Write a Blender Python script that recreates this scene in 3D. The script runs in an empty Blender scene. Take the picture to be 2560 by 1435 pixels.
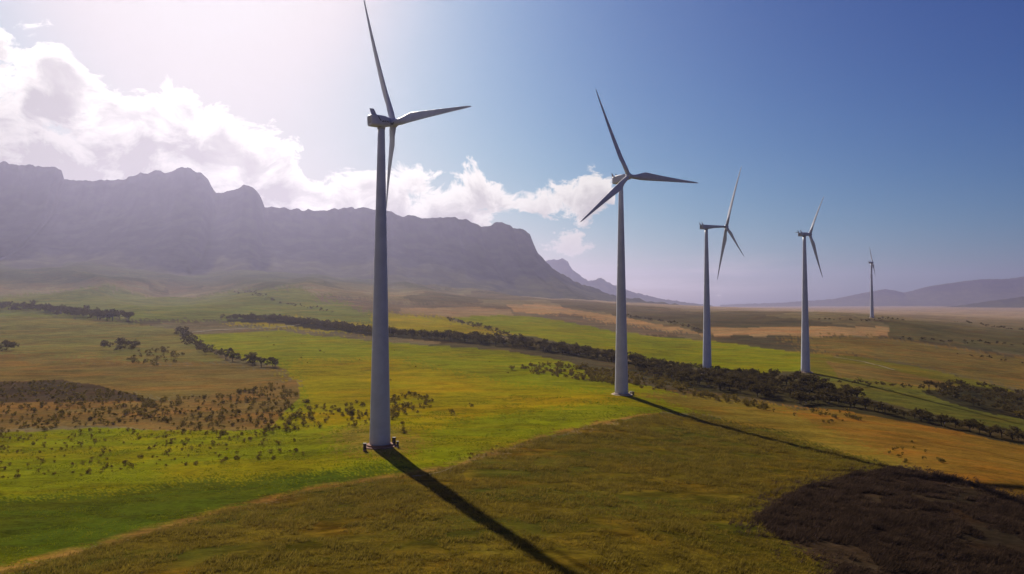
import bpy, math, random
import numpy as np
from mathutils import Vector

random.seed(7)
RNG = np.random.default_rng(7)
SC = bpy.context.scene
COL = SC.collection
rad = math.radians

# ------------------------------------------------------------------ camera
F = 1828.0                       # focal length in photo pixels (photo 2560 wide)
CAM = np.array([0.0, 0.0, 35.0])
PITCH = math.atan(42.5 / F)
cam_data = bpy.data.cameras.new('camera')
cam = bpy.data.objects.new('camera', cam_data)
COL.objects.link(cam)
cam.location = CAM
cam.rotation_euler = (math.pi / 2 + PITCH, 0, 0)
cam_data.sensor_width = 36.0
cam_data.lens = 36.0 * F / 2560.0
cam_data.clip_start = 0.5
cam_data.clip_end = 60000
SC.camera = cam

# ------------------------------------------------------------------ light and exposure
SUN_AZ, SUN_EL = rad(-23), rad(33)
SC.view_settings.view_transform = 'Standard'
SC.view_settings.look = 'None'
SC.view_settings.gamma = 1.0
SC.view_settings.use_curve_mapping = False
SC.view_settings.exposure = 0.6
SC.cycles.use_denoising = True
SC.cycles.max_bounces = 6
SC.cycles.diffuse_bounces = 3
SC.cycles.volume_bounces = 1
SC.cycles.transparent_max_bounces = 16
SC.cycles.sample_clamp_indirect = 4.0

sun_vec = Vector((math.sin(SUN_AZ) * math.cos(SUN_EL), math.cos(SUN_AZ) * math.cos(SUN_EL), math.sin(SUN_EL)))
sl = bpy.data.lights.new('sun', 'SUN')
sl.energy = 5.0
sl.angle = rad(0.6)
sl.color = (1.0, 0.90, 0.74)
so = bpy.data.objects.new('sun', sl)
COL.objects.link(so)
so.location = (0, 0, 900)
so.rotation_euler = sun_vec.to_track_quat('Z', 'Y').to_euler()

world = bpy.data.worlds.new('World')
SC.world = world
world.use_nodes = True


class NT:
    """tiny helper to chain shader nodes"""
    def __init__(self, tree):
        self.t = tree

    def node(self, typ, **kw):
        n = self.t.nodes.new(typ)
        for k, v in kw.items():
            setattr(n, k, v)
        return n

    def put(self, sock, v):
        if isinstance(v, bpy.types.NodeSocket):
            self.t.links.new(v, sock)
        else:
            sock.default_value = v

    def m(self, op, a, b=None, c=None, clamp=False):
        n = self.node('ShaderNodeMath', operation=op, use_clamp=clamp)
        self.put(n.inputs[0], a)
        if b is not None:
            self.put(n.inputs[1], b)
        if c is not None:
            self.put(n.inputs[2], c)
        return n.outputs[0]

    def smooth(self, v, lo, hi, a=0.0, b=1.0):
        n = self.node('ShaderNodeMapRange', interpolation_type='SMOOTHSTEP')
        self.put(n.inputs['Value'], v)
        self.put(n.inputs['From Min'], lo)
        self.put(n.inputs['From Max'], hi)
        self.put(n.inputs['To Min'], a)
        self.put(n.inputs['To Max'], b)
        return n.outputs[0]

    def mix(self, f, a, b, blend='MIX'):
        n = self.node('ShaderNodeMix', data_type='RGBA', blend_type=blend)
        self.put(n.inputs[0], f)
        self.put(n.inputs[6], a)
        self.put(n.inputs[7], b)
        return n.outputs[2]

    def noise(self, vec, scale, detail=4, rough=0.5, dist=0.0, col=False, dims='3D'):
        n = self.node('ShaderNodeTexNoise', noise_dimensions=dims)
        if vec is not None:
            self.put(n.inputs['Vector'], vec)
        n.inputs['Scale'].default_value = scale
        n.inputs['Detail'].default_value = detail
        n.inputs['Roughness'].default_value = rough
        n.inputs['Distortion'].default_value = dist
        return n.outputs['Color' if col else 'Fac']

    def xyz(self, x, y, z):
        n = self.node('ShaderNodeCombineXYZ')
        self.put(n.inputs[0], x)
        self.put(n.inputs[1], y)
        self.put(n.inputs[2], z)
        return n.outputs[0]


def azel(px, py):
    a = math.atan((px - 1280) / F)
    return math.degrees(a), math.degrees(math.atan((760 - py) / F * math.cos(a)))


def build_world():
    t = world.node_tree
    t.nodes.clear()
    N = NT(t)
    out = N.node('ShaderNodeOutputWorld')
    bg = N.node('ShaderNodeBackground')
    bg.inputs['Strength'].default_value = 0.05
    t.links.new(bg.outputs[0], out.inputs[0])
    sky = N.node('ShaderNodeTexSky', sky_type='NISHITA')
    sky.sun_disc = False
    sky.sun_elevation = SUN_EL
    sky.sun_rotation = SUN_AZ
    sky.altitude = 300
    sky.air_density = 1.0
    sky.dust_density = 1.2
    sky.ozone_density = 3.0
    # cloud bank over the mountain, by compass direction and height above the horizon (degrees)
    tc = N.node('ShaderNodeTexCoord')
    sep = N.node('ShaderNodeSeparateXYZ')
    t.links.new(tc.outputs['Generated'], sep.inputs[0])
    az = N.m('MULTIPLY', N.m('ARCTAN2', sep.outputs[0], sep.outputs[1]), 180 / math.pi)
    el = N.m('MULTIPLY', N.m('ARCSINE', sep.outputs[2]), 180 / math.pi)

    def curve(pts, lo, hi):
        n = N.node('ShaderNodeFloatCurve')
        c = n.mapping.curves[0]
        P = [((a + 60) / 120, (e - lo) / (hi - lo)) for a, e in pts]
        c.points[0].location = P[0]
        c.points[-1].location = P[-1]
        for p in P[1:-1]:
            c.points.new(*p)
        for p in c.points:
            p.handle_type = 'AUTO_CLAMPED'
        n.mapping.use_clip = False
        n.mapping.update()
        x = N.m('DIVIDE', N.m('ADD', az, 60.0), 120.0, clamp=True)
        t.links.new(x, n.inputs['Value'])
        return N.m('MULTIPLY_ADD', n.outputs[0], hi - lo, lo)

    top_px = [(0, 95), (110, 100), (200, 175), (300, 215), (430, 225), (520, 275), (600, 325), (680, 335), (740, 390),
              (790, 455), (870, 450), (1000, 425), (1110, 450), (1170, 445), (1240, 455), (1290, 490), (1400, 465),
              (1490, 455), (1535, 490), (1550, 600), (1570, 760), (1700, 790), (1900, 800)]
    tops = [(-60, 20.0), (-48, 18.8)] + [(azel(*p)[0], azel(*p)[1] + 0.5) for p in top_px] + [(32, -1.5), (60, -1.5)]
    bot_px = [(1200, 640), (1260, 540), (1330, 545), (1450, 555), (1520, 520), (1600, 650), (1700, 700), (1900, 720)]
    bots = [(-60, -2.0), (-20, -2.0), (-6, -1.0)] + [azel(*p) for p in bot_px] + [(32, 0.4), (60, 0.2)]
    env = curve(tops, -5, 25)
    bot = curve(bots, -5, 25)

    def density(daz, dele, det, rough):
        a = N.m('ADD', az, daz) if daz else az
        e = N.m('ADD', el, dele) if dele else el
        wob = N.noise(N.xyz(N.m('MULTIPLY', a, 0.10), N.m('MULTIPLY', e, 0.13), 0.0), 2.0, 2, 0.5, col=True, dims='2D')
        ws = N.node('ShaderNodeSeparateColor')
        t.links.new(wob, ws.inputs[0])
        p = N.xyz(N.m('ADD', N.m('MULTIPLY', a, 0.085), N.m('MULTIPLY', ws.outputs[0], 0.30)),
                  N.m('ADD', N.m('MULTIPLY', e, 0.125), N.m('MULTIPLY', ws.outputs[1], 0.30)), 0.0)
        big = N.noise(p, 3.4, det, rough, dims='2D')
        n = N.m('MULTIPLY', N.m('SUBTRACT', big, 0.5), 4.6)
        tt = N.m('MINIMUM', N.m('DIVIDE', N.m('SUBTRACT', env, e), 1.6), 2.0)
        tb = N.m('MINIMUM', N.m('DIVIDE', N.m('SUBTRACT', e, bot), 1.0), 0.9)
        return N.m('ADD', N.m('MINIMUM', tt, tb), n)

    D = density(0.0, 0.0, 9, 0.64)
    # one small heap just beyond the end of the mountain
    a0, e0 = azel(1415, 612)
    lob = N.m('SUBTRACT', 1.0, N.m('ADD', N.m('POWER', N.m('ABSOLUTE', N.m('DIVIDE', N.m('SUBTRACT', az, a0), 2.3)), 2.0),
                                   N.m('POWER', N.m('ABSOLUTE', N.m('DIVIDE', N.m('SUBTRACT', el, e0), 1.1)), 2.0)))
    pn = N.noise(N.xyz(N.m('MULTIPLY', az, 0.085), N.m('MULTIPLY', el, 0.125), 0.0), 6.0, 6, 0.62, dims='2D')
    D = N.m('MAXIMUM', D, N.m('ADD', N.m('MULTIPLY', lob, 0.8), N.m('MULTIPLY', N.m('SUBTRACT', pn, 0.55), 4.0)))
    D2 = density(-0.2, 0.6, 5, 0.60)
    alpha = N.smooth(D, -0.08, 0.50)
    # thin wisps higher up
    depth = N.m('ADD', N.m('MULTIPLY', N.smooth(D, 0.0, 2.0), 0.30), N.m('MULTIPLY', N.smooth(D2, 0.1, 1.5), 0.85))
    # nearer the sun the cloud edges burn brighter
    dot = N.node('ShaderNodeVectorMath', operation='DOT_PRODUCT')
    t.links.new(tc.outputs['Generated'], dot.inputs[0])
    dot.inputs[1].default_value = tuple(sun_vec)
    near = N.smooth(dot.outputs['Value'], 0.72, 0.97)
    depth = N.m('ADD', N.m('MULTIPLY', depth, 0.75), N.m('MULTIPLY', N.smooth(N.m('SUBTRACT', env, el), 2.0, 6.0), 0.45), clamp=True)
    edge = N.mix(near, (11.6, 11.0, 10.0, 1), (14.0, 13.3, 11.9, 1))
    core = N.mix(near, (6.3, 5.7, 5.4, 1), (5.3, 4.9, 4.6, 1))
    ccol = N.mix(depth, edge, core)
    # sky colour: deepen the blue away from the sun, as the photograph's contrast does, and roll off the glare
    sc = N.node('ShaderNodeSeparateColor')
    t.links.new(sky.outputs[0], sc.inputs[0])
    ch = []
    for k, (ex, ga, cap) in enumerate(((2.9, 6.4, 8.0), (1.90, 6.5, 7.6), (1.15, 7.0, 7.0))):
        v = N.m('MULTIPLY', N.m('POWER', N.m('MULTIPLY', sc.outputs[k], 1 / 9.0), ex), ga)
        ch.append(N.m('SMOOTH_MIN', v, cap, 6.0))
    cc = N.node('ShaderNodeCombineColor')
    for k in range(3):
        t.links.new(ch[k], cc.inputs[k])
    skyc = cc.outputs[0]
    # thin low stratus over the far plain
    ln = N.noise(N.xyz(N.m('MULTIPLY', az, 0.10), N.m('MULTIPLY', el, 0.9), 5.0), 1.4, 5, 0.6, dims='2D')
    band = N.m('MULTIPLY', N.smooth(el, 0.2, 1.6), N.smooth(el, 4.4, 2.0))
    band = N.m('MULTIPLY', band, N.m('MULTIPLY', N.smooth(ln, 0.40, 0.68), N.smooth(az, 26.0, 12.0)))
    skyc = N.mix(N.m('MULTIPLY', band, 0.55), skyc, (9.0, 8.1, 7.9, 1))
    final = N.mix(N.m('MULTIPLY', alpha, 0.95), skyc, ccol)
    t.links.new(final, bg.inputs['Color'])
    world.cycles.sampling_method = 'MANUAL'
    world.cycles.sample_map_resolution = 256


build_world()

# ------------------------------------------------------------------ maths helpers
cp, sp = math.cos(PITCH), math.sin(PITCH)


def unproj(px, py, d):
    """photo pixel + distance along the ground axis -> world point (used to measure the place)"""
    a = (px - 1280) / F
    b = (717.5 - py) / F
    y = cp - b * sp
    z = sp + b * cp
    k = d / y
    return np.array([a * k, d, 35 + z * k])


def hash2(ix, iy, s):
    h = (ix.astype(np.int64) * 374761393 + iy.astype(np.int64) * 668265263 + s * 974634777) & 0xFFFFFFFF
    h = ((h ^ (h >> 13)) * 1274126177) & 0xFFFFFFFF
    return ((h ^ (h >> 16)) & 0xFFFF) / 65535.0


def vnoise(x, y, s=0):
    ix = np.floor(x)
    iy = np.floor(y)
    fx = x - ix
    fy = y - iy
    fx = fx * fx * (3 - 2 * fx)
    fy = fy * fy * (3 - 2 * fy)
    a = hash2(ix, iy, s)
    b = hash2(ix + 1, iy, s)
    c = hash2(ix, iy + 1, s)
    d = hash2(ix + 1, iy + 1, s)
    return (a + (b - a) * fx) * (1 - fy) + (c + (d - c) * fx) * fy


def fbm(x, y, s=0, o=4):
    r = 0
    a = 0.5
    for i in range(o):
        r = r + a * vnoise(x, y, s + i * 17)
        x = x * 2.03 + 11.3
        y = y * 2.03 + 5.7
        a *= 0.5
    return r / (1 - 0.5 ** o)


# ------------------------------------------------------------------ terrain height, fitted to measured spots
CTRL = [(950, 1118, 178), (1554, 985, 276), (1768, 935, 413), (2014, 932, 422), (2180, 797, 1041),
        (1450, 1435, 87), (2240, 1165, 172), (0, 1435, 93), (600, 1435, 90), (2560, 1435, 105), (2560, 1235, 150),
        (2000, 1435, 95), (2560, 1105, 262), (2050, 1015, 295), (2560, 975, 460), (2560, 860, 850), (2560, 800, 1700),
        (1280, 1000, 265), (1280, 860, 540), (1280, 790, 950), (1280, 757, 1500), (600, 1000, 270), (0, 1000, 275),
        (-300, 1000, 280), (0, 880, 490), (600, 830, 640), (300, 780, 1000), (700, 717, 1560), (0, 700, 1750),
        (350, 712, 1750), (1000, 780, 950), (950, 738, 1550), (1500, 772, 1400), (1800, 772, 2200), (2100, 783, 1600),
        (700, 1200, 150), (100, 1200, 155), (1300, 1150, 165), (1700, 1060, 225), (2300, 870, 700), (1700, 850, 700),
        (1300, 742, 2300), (600, 690, 2300), (0, 660, 2400), (-400, 690, 1900), (1900, 770, 4500), (2560, 775, 4500),
        (1300, 742, 4500), (2300, 766, 9000), (1500, 766, 9000), (600, 700, 4500), (850, 735, 1450), (500, 745, 1450)]
cpts = np.array([unproj(*c) for c in CTRL])


def uw(x, y):
    r = np.hypot(x, y) + 1e-6
    u = np.clip(np.arctan2(x, y), -0.95, 0.95) * 2.2
    w = np.log(np.clip(r, 60, 9000))
    return u, w


def tps(r2):
    return np.where(r2 > 1e-12, r2 * np.log(r2 + 1e-12), 0.0)


_u, _w = uw(cpts[:, 0], cpts[:, 1])
_n = len(_u)
_K = tps((_u[:, None] - _u[None]) ** 2 + (_w[:, None] - _w[None]) ** 2) + np.eye(_n) * 0.004
_P = np.stack([np.ones(_n), _u, _w], 1)
_A = np.block([[_K, _P], [_P.T, np.zeros((3, 3))]])
_sol = np.linalg.solve(_A, np.concatenate([cpts[:, 2], np.zeros(3)]))


def height(x, y):
    x = np.asarray(x, float)
    y = np.asarray(y, float)
    sh = x.shape
    x = x.ravel()
    y = y.ravel()
    u, w = uw(x, y)
    z = _sol[_n] + _sol[_n + 1] * u + _sol[_n + 2] * w
    for i in range(_n):
        z = z + _sol[i] * tps((u - _u[i]) ** 2 + (w - _w[i]) ** 2)
    r = np.hypot(x, y)
    amp = np.clip((r - 60) / 1200, 0, 1)
    z = z + (fbm(x / 260, y / 260, 3, 4) - 0.5) * 11 * amp + (np.abs(fbm((x + 0.45 * y) / 420, (y - 0.3 * x) / 900, 13, 4) - 0.5) - 0.12) * -150 * np.clip((r - 900) / 1200, 0, 1) * np.clip((500 - x) / 900, 0, 1) + (fbm(x / 22, y / 22, 9, 3) - 0.5) * (0.7 + amp)
    return z.reshape(sh)


_DS = np.exp(np.linspace(math.log(55), math.log(9000), 900))


def ground_px(px, py, dmax=9000):
    """first hit of the sight line through a photo pixel with the ground"""
    P = np.array([unproj(px, py, d) for d in (1.0, 2.0)])
    dirv = P[1] - P[0]
    X = CAM[0] + dirv[0] * _DS
    Y = _DS
    Z = CAM[2] + dirv[2] * _DS
    g = Z - height(X, Y)
    k = np.argmax(g < 0)
    if g[k] >= 0:
        k = int(np.argmin(g))
        d = min(_DS[k], dmax)
    elif k == 0:
        d = _DS[0]
    else:
        t = g[k - 1] / (g[k - 1] - g[k])
        d = _DS[k - 1] + (_DS[k] - _DS[k - 1]) * t
    d = min(d, dmax)
    x, y = dirv[0] * d, d
    return np.array([x, y, float(height(x, y))])


def to_px(P):
    P = np.asarray(P, float)
    x, y, z = P[..., 0], P[..., 1], P[..., 2] - 35
    yc = y * cp + z * sp
    zc = -y * sp + z * cp
    return 1280 + F * x / yc, 717.5 - F * zc / yc


def poly_world(pts):
    return np.array([ground_px(*p)[:2] for p in pts])


def inside(poly, x, y):
    r = np.zeros(x.shape, bool)
    n = len(poly)
    for i in range(n):
        x0, y0 = poly[i]
        x1, y1 = poly[(i + 1) % n]
        c = (y0 > y) != (y1 > y)
        if y1 != y0:
            r ^= c & (x < (x1 - x0) * (y - y0) / (y1 - y0) + x0)
    return r


def seg_dist(line, x, y):
    best = np.full(x.shape, 1e9)
    for i in range(len(line) - 1):
        a = line[i]
        b = line[i + 1]
        d = b - a
        t = np.clip(((x - a[0]) * d[0] + (y - a[1]) * d[1]) / (d @ d), 0, 1)
        best = np.minimum(best, np.hypot(x - a[0] - t * d[0], y - a[1] - t * d[1]))
    return best


# ------------------------------------------------------------------ materials
def new_mat(name):
    m = bpy.data.materials.new(name)
    m.use_nodes = True
    t = m.node_tree
    t.nodes.clear()
    N = NT(t)
    out = N.node('ShaderNodeOutputMaterial')
    return m, N, out


def mat_simple(name, col, rough=0.6, var=0.15, scale=2.0, metallic=0.0, spec=0.4):
    m, N, out = new_mat(name)
    b = N.node('ShaderNodeBsdfPrincipled')
    tc = N.node('ShaderNodeTexCoord')
    n = N.noise(tc.outputs['Object'], scale, 5, 0.6)
    f = N.smooth(n, 0.3, 0.7)
    c = N.mix(f, tuple(v * (1 - var) for v in col) + (1,), tuple(min(1, v * (1 + var)) for v in col) + (1,))
    N.put(b.inputs['Base Color'], c)
    b.inputs['Roughness'].default_value = rough
    b.inputs['Metallic'].default_value = metallic
    b.inputs['Specular IOR Level'].default_value = spec
    N.t.links.new(b.outputs[0], out.inputs[0])
    return m


def mat_leaf(name, col, trans=0.35, lo=0.55, hi=1.5):
    m, N, out = new_mat(name)
    geo = N.node('ShaderNodeNewGeometry')
    oi = N.node('ShaderNodeObjectInfo')
    n = N.noise(geo.outputs['Position'], 0.35, 3, 0.6)
    f = N.m('ADD', N.m('MULTIPLY', N.smooth(n, 0.3, 0.7), 0.6), N.m('MULTIPLY', oi.outputs['Random'], 0.4))
    f2 = N.m('ADD', N.m('MULTIPLY', geo.outputs['Random Per Island'], 0.5), N.m('MULTIPLY', f, 0.5))
    c = N.mix(f2, tuple(v * lo for v in col) + (1,), (col[0] * hi, col[1] * hi * 0.95, col[2] * hi * 0.87, 1))
    d = N.node('ShaderNodeBsdfDiffuse')
    tr = N.node('ShaderNodeBsdfTranslucent')
    N.put(d.inputs['Color'], c)
    N.put(tr.inputs['Color'], c)
    mx = N.node('ShaderNodeMixShader')
    mx.inputs[0].default_value = trans
    N.t.links.new(d.outputs[0], mx.inputs[1])
    N.t.links.new(tr.outputs[0], mx.inputs[2])
    N.t.links.new(mx.outputs[0], out.inputs[0])
    return m


def mat_ground():
    m, N, out = new_mat('meadow')
    at = N.node('ShaderNodeAttribute', attribute_name='field_colour')
    geo = N.node('ShaderNodeNewGeometry')
    pos = geo.outputs['Position']
    # grass lies in streaks: stretch one axis
    mp = N.node('ShaderNodeMapping')
    mp.inputs['Rotation'].default_value = (0, 0, rad(-12))
    mp.inputs['Scale'].default_value = (0.45, 1.0, 1.0)
    N.t.links.new(pos, mp.inputs['Vector'])
    st = mp.outputs[0]
    big = N.noise(pos, 0.012, 4, 0.55)
    mid = N.noise(st, 0.13, 5, 0.62, 0.8)
    fine = N.noise(st, 1.1, 7, 0.75, 0.3)
    tuft = N.noise(st, 3.6, 3, 0.7)
    v = N.m('ADD', N.m('MULTIPLY', N.smooth(big, 0.3, 0.7), 0.40),
            N.m('ADD', N.m('MULTIPLY', N.smooth(mid, 0.33, 0.67), 0.50),
                N.m('ADD', N.m('MULTIPLY', N.smooth(fine, 0.33, 0.67), 0.55), N.m('MULTIPLY', N.smooth(tuft, 0.35, 0.65), 0.35))))
    mul = N.m('MULTIPLY_ADD', v, 0.90, 0.19)
    c = N.mix(1.0, at.outputs['Color'], N.xyz(mul, mul, mul), 'MULTIPLY')
    # dry or lush patches of the grass itself
    pat = N.smooth(N.noise(st, 0.05, 6, 0.65, 0.8), 0.42, 0.66)
    c = N.mix(N.m('MULTIPLY', pat, 0.5), c, N.mix(1.0, c, (1.55, 0.95, 0.7, 1), 'MULTIPLY'))
    pat2 = N.smooth(N.noise(st, 0.22, 5, 0.7, 0.5), 0.52, 0.70)
    c = N.mix(N.m('MULTIPLY', pat2, 0.35), c, N.mix(1.0, c, (0.55, 0.72, 0.7, 1), 'MULTIPLY'))
    b = N.node('ShaderNodeBsdfDiffuse')
    N.put(b.inputs['Color'], c)
    bp = N.node('ShaderNodeBump')
    bp.inputs['Strength'].default_value = 0.45
    bp.inputs['Distance'].default_value = 0.9
    h = N.m('ADD', N.m('MULTIPLY', fine, 0.55), N.m('MULTIPLY', mid, 0.9))
    N.put(bp.inputs['Height'], h)
    N.put(b.inputs['Normal'], bp.outputs[0])
    N.t.links.new(b.outputs[0], out.inputs[0])
    return m


def mat_rock():
    m, N, out = new_mat('mountain_rock')
    geo = N.node('ShaderNodeNewGeometry')
    sep = N.node('ShaderNodeSeparateXYZ')
    N.t.links.new(geo.outputs['Normal'], sep.inputs[0])
    n = N.noise(geo.outputs['Position'], 0.012, 6, 0.6)
    steep = N.smooth(N.m('ADD', sep.outputs[2], N.m('MULTIPLY', N.m('SUBTRACT', n, 0.5), 0.5)), 0.45, 0.8)
    rock = N.mix(N.smooth(n, 0.35, 0.65), (0.04, 0.034, 0.032, 1), (0.066, 0.056, 0.05, 1))
    veg = N.mix(N.smooth(n, 0.4, 0.65), (0.042, 0.04, 0.02, 1), (0.075, 0.068, 0.03, 1))
    b = N.node('ShaderNodeBsdfDiffuse')
    N.put(b.inputs['Color'], N.mix(steep, rock, veg))
    bp = N.node('ShaderNodeBump')
    bp.inputs['Strength'].default_value = 0.18
    bp.inputs['Distance'].default_value = 15
    N.put(bp.inputs['Height'], N.noise(geo.outputs['Position'], 0.02, 6, 0.6))
    N.put(b.inputs['Normal'], bp.outputs[0])
    N.t.links.new(b.outputs[0], out.inputs[0])
    return m


M = {
    'ground': mat_ground(),
    'rock': mat_rock(),
    'white': mat_simple('turbine_paint', (0.45, 0.47, 0.57), 0.45, 0.08, 0.25),
    'grey': mat_simple('grey_metal', (0.30, 0.30, 0.32), 0.5),
    'dark': mat_simple('dark_lettering', (0.03, 0.03, 0.05), 0.6),
    'concrete': mat_simple('concrete', (0.36, 0.27, 0.21), 0.9, 0.25, 1.2),
    'brick': mat_simple('rusty_brick', (0.20, 0.085, 0.05), 0.9, 0.3, 2.0),
    'cab': mat_simple('cabinet_dark', (0.045, 0.022, 0.02), 0.6, 0.3),
    'cabw': mat_simple('cabinet_pale', (0.5, 0.48, 0.45), 0.6, 0.15),
    'bark': mat_simple('bark', (0.07, 0.05, 0.035), 0.9, 0.3, 3.0),
    'tree': mat_leaf('tree_leaves', (0.060, 0.046, 0.017), 0.4, 0.4, 2.0),
    'shrub': mat_leaf('shrub_leaves', (0.120, 0.090, 0.018), 0.5, 0.35, 1.9),
    'heath': mat_leaf('heath_leaves', (0.042, 0.028, 0.020), 0.4, 0.3, 2.2),
    'grass': mat_leaf('grass_blades', (0.105, 0.080, 0.013), 0.55, 0.3, 2.1),
    'path': mat_simple('worn_soil', (0.16, 0.115, 0.055), 0.95, 0.3, 0.6),
    'lush': mat_leaf('lush_grass', (0.11, 0.125, 0.006), 0.5, 0.4, 1.8),
    'road': mat_simple('dirt', (0.34, 0.26, 0.17), 0.95, 0.2, 0.4),
}


def mesh_obj(name, V, Fc, mat=None, parent=None, smooth=False):
    me = bpy.data.meshes.new(name)
    if isinstance(V, np.ndarray):
        V = V.tolist()
    if isinstance(Fc, np.ndarray):
        Fc = Fc.tolist()
    me.from_pydata(V, [], Fc)
    if mat is not None:
        me.materials.append(mat)
    if smooth:
        me.polygons.foreach_set('use_smooth', np.ones(len(me.polygons), bool))
    me.update()
    o = bpy.data.objects.new(name, me)
    COL.objects.link(o)
    if parent is not None:
        o.parent = parent
    return o


def big_mesh(name, V, Q, mat, smooth=False):
    """fast mesh from numpy: V (n,3), Q (m,k)"""
    me = bpy.data.meshes.new(name)
    k = Q.shape[1]
    me.vertices.add(len(V))
    me.vertices.foreach_set('co', np.ascontiguousarray(V, dtype=np.float32).ravel())
    me.loops.add(Q.size)
    me.loops.foreach_set('vertex_index', np.ascontiguousarray(Q, dtype=np.int32).ravel())
    me.polygons.add(len(Q))
    me.polygons.foreach_set('loop_start', np.arange(0, Q.size, k, dtype=np.int32))
    if smooth:
        me.polygons.foreach_set('use_smooth', np.ones(len(Q), bool))
    me.update(calc_edges=True)
    me.materials.append(mat)
    o = bpy.data.objects.new(name, me)
    COL.objects.link(o)
    return o


def tag(o, label=None, cat=None, group=None, kind=None):
    if label:
        o['label'] = label
    if cat:
        o['category'] = cat
    if group:
        o['group'] = group
    if kind:
        o['kind'] = kind
    return o


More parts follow.
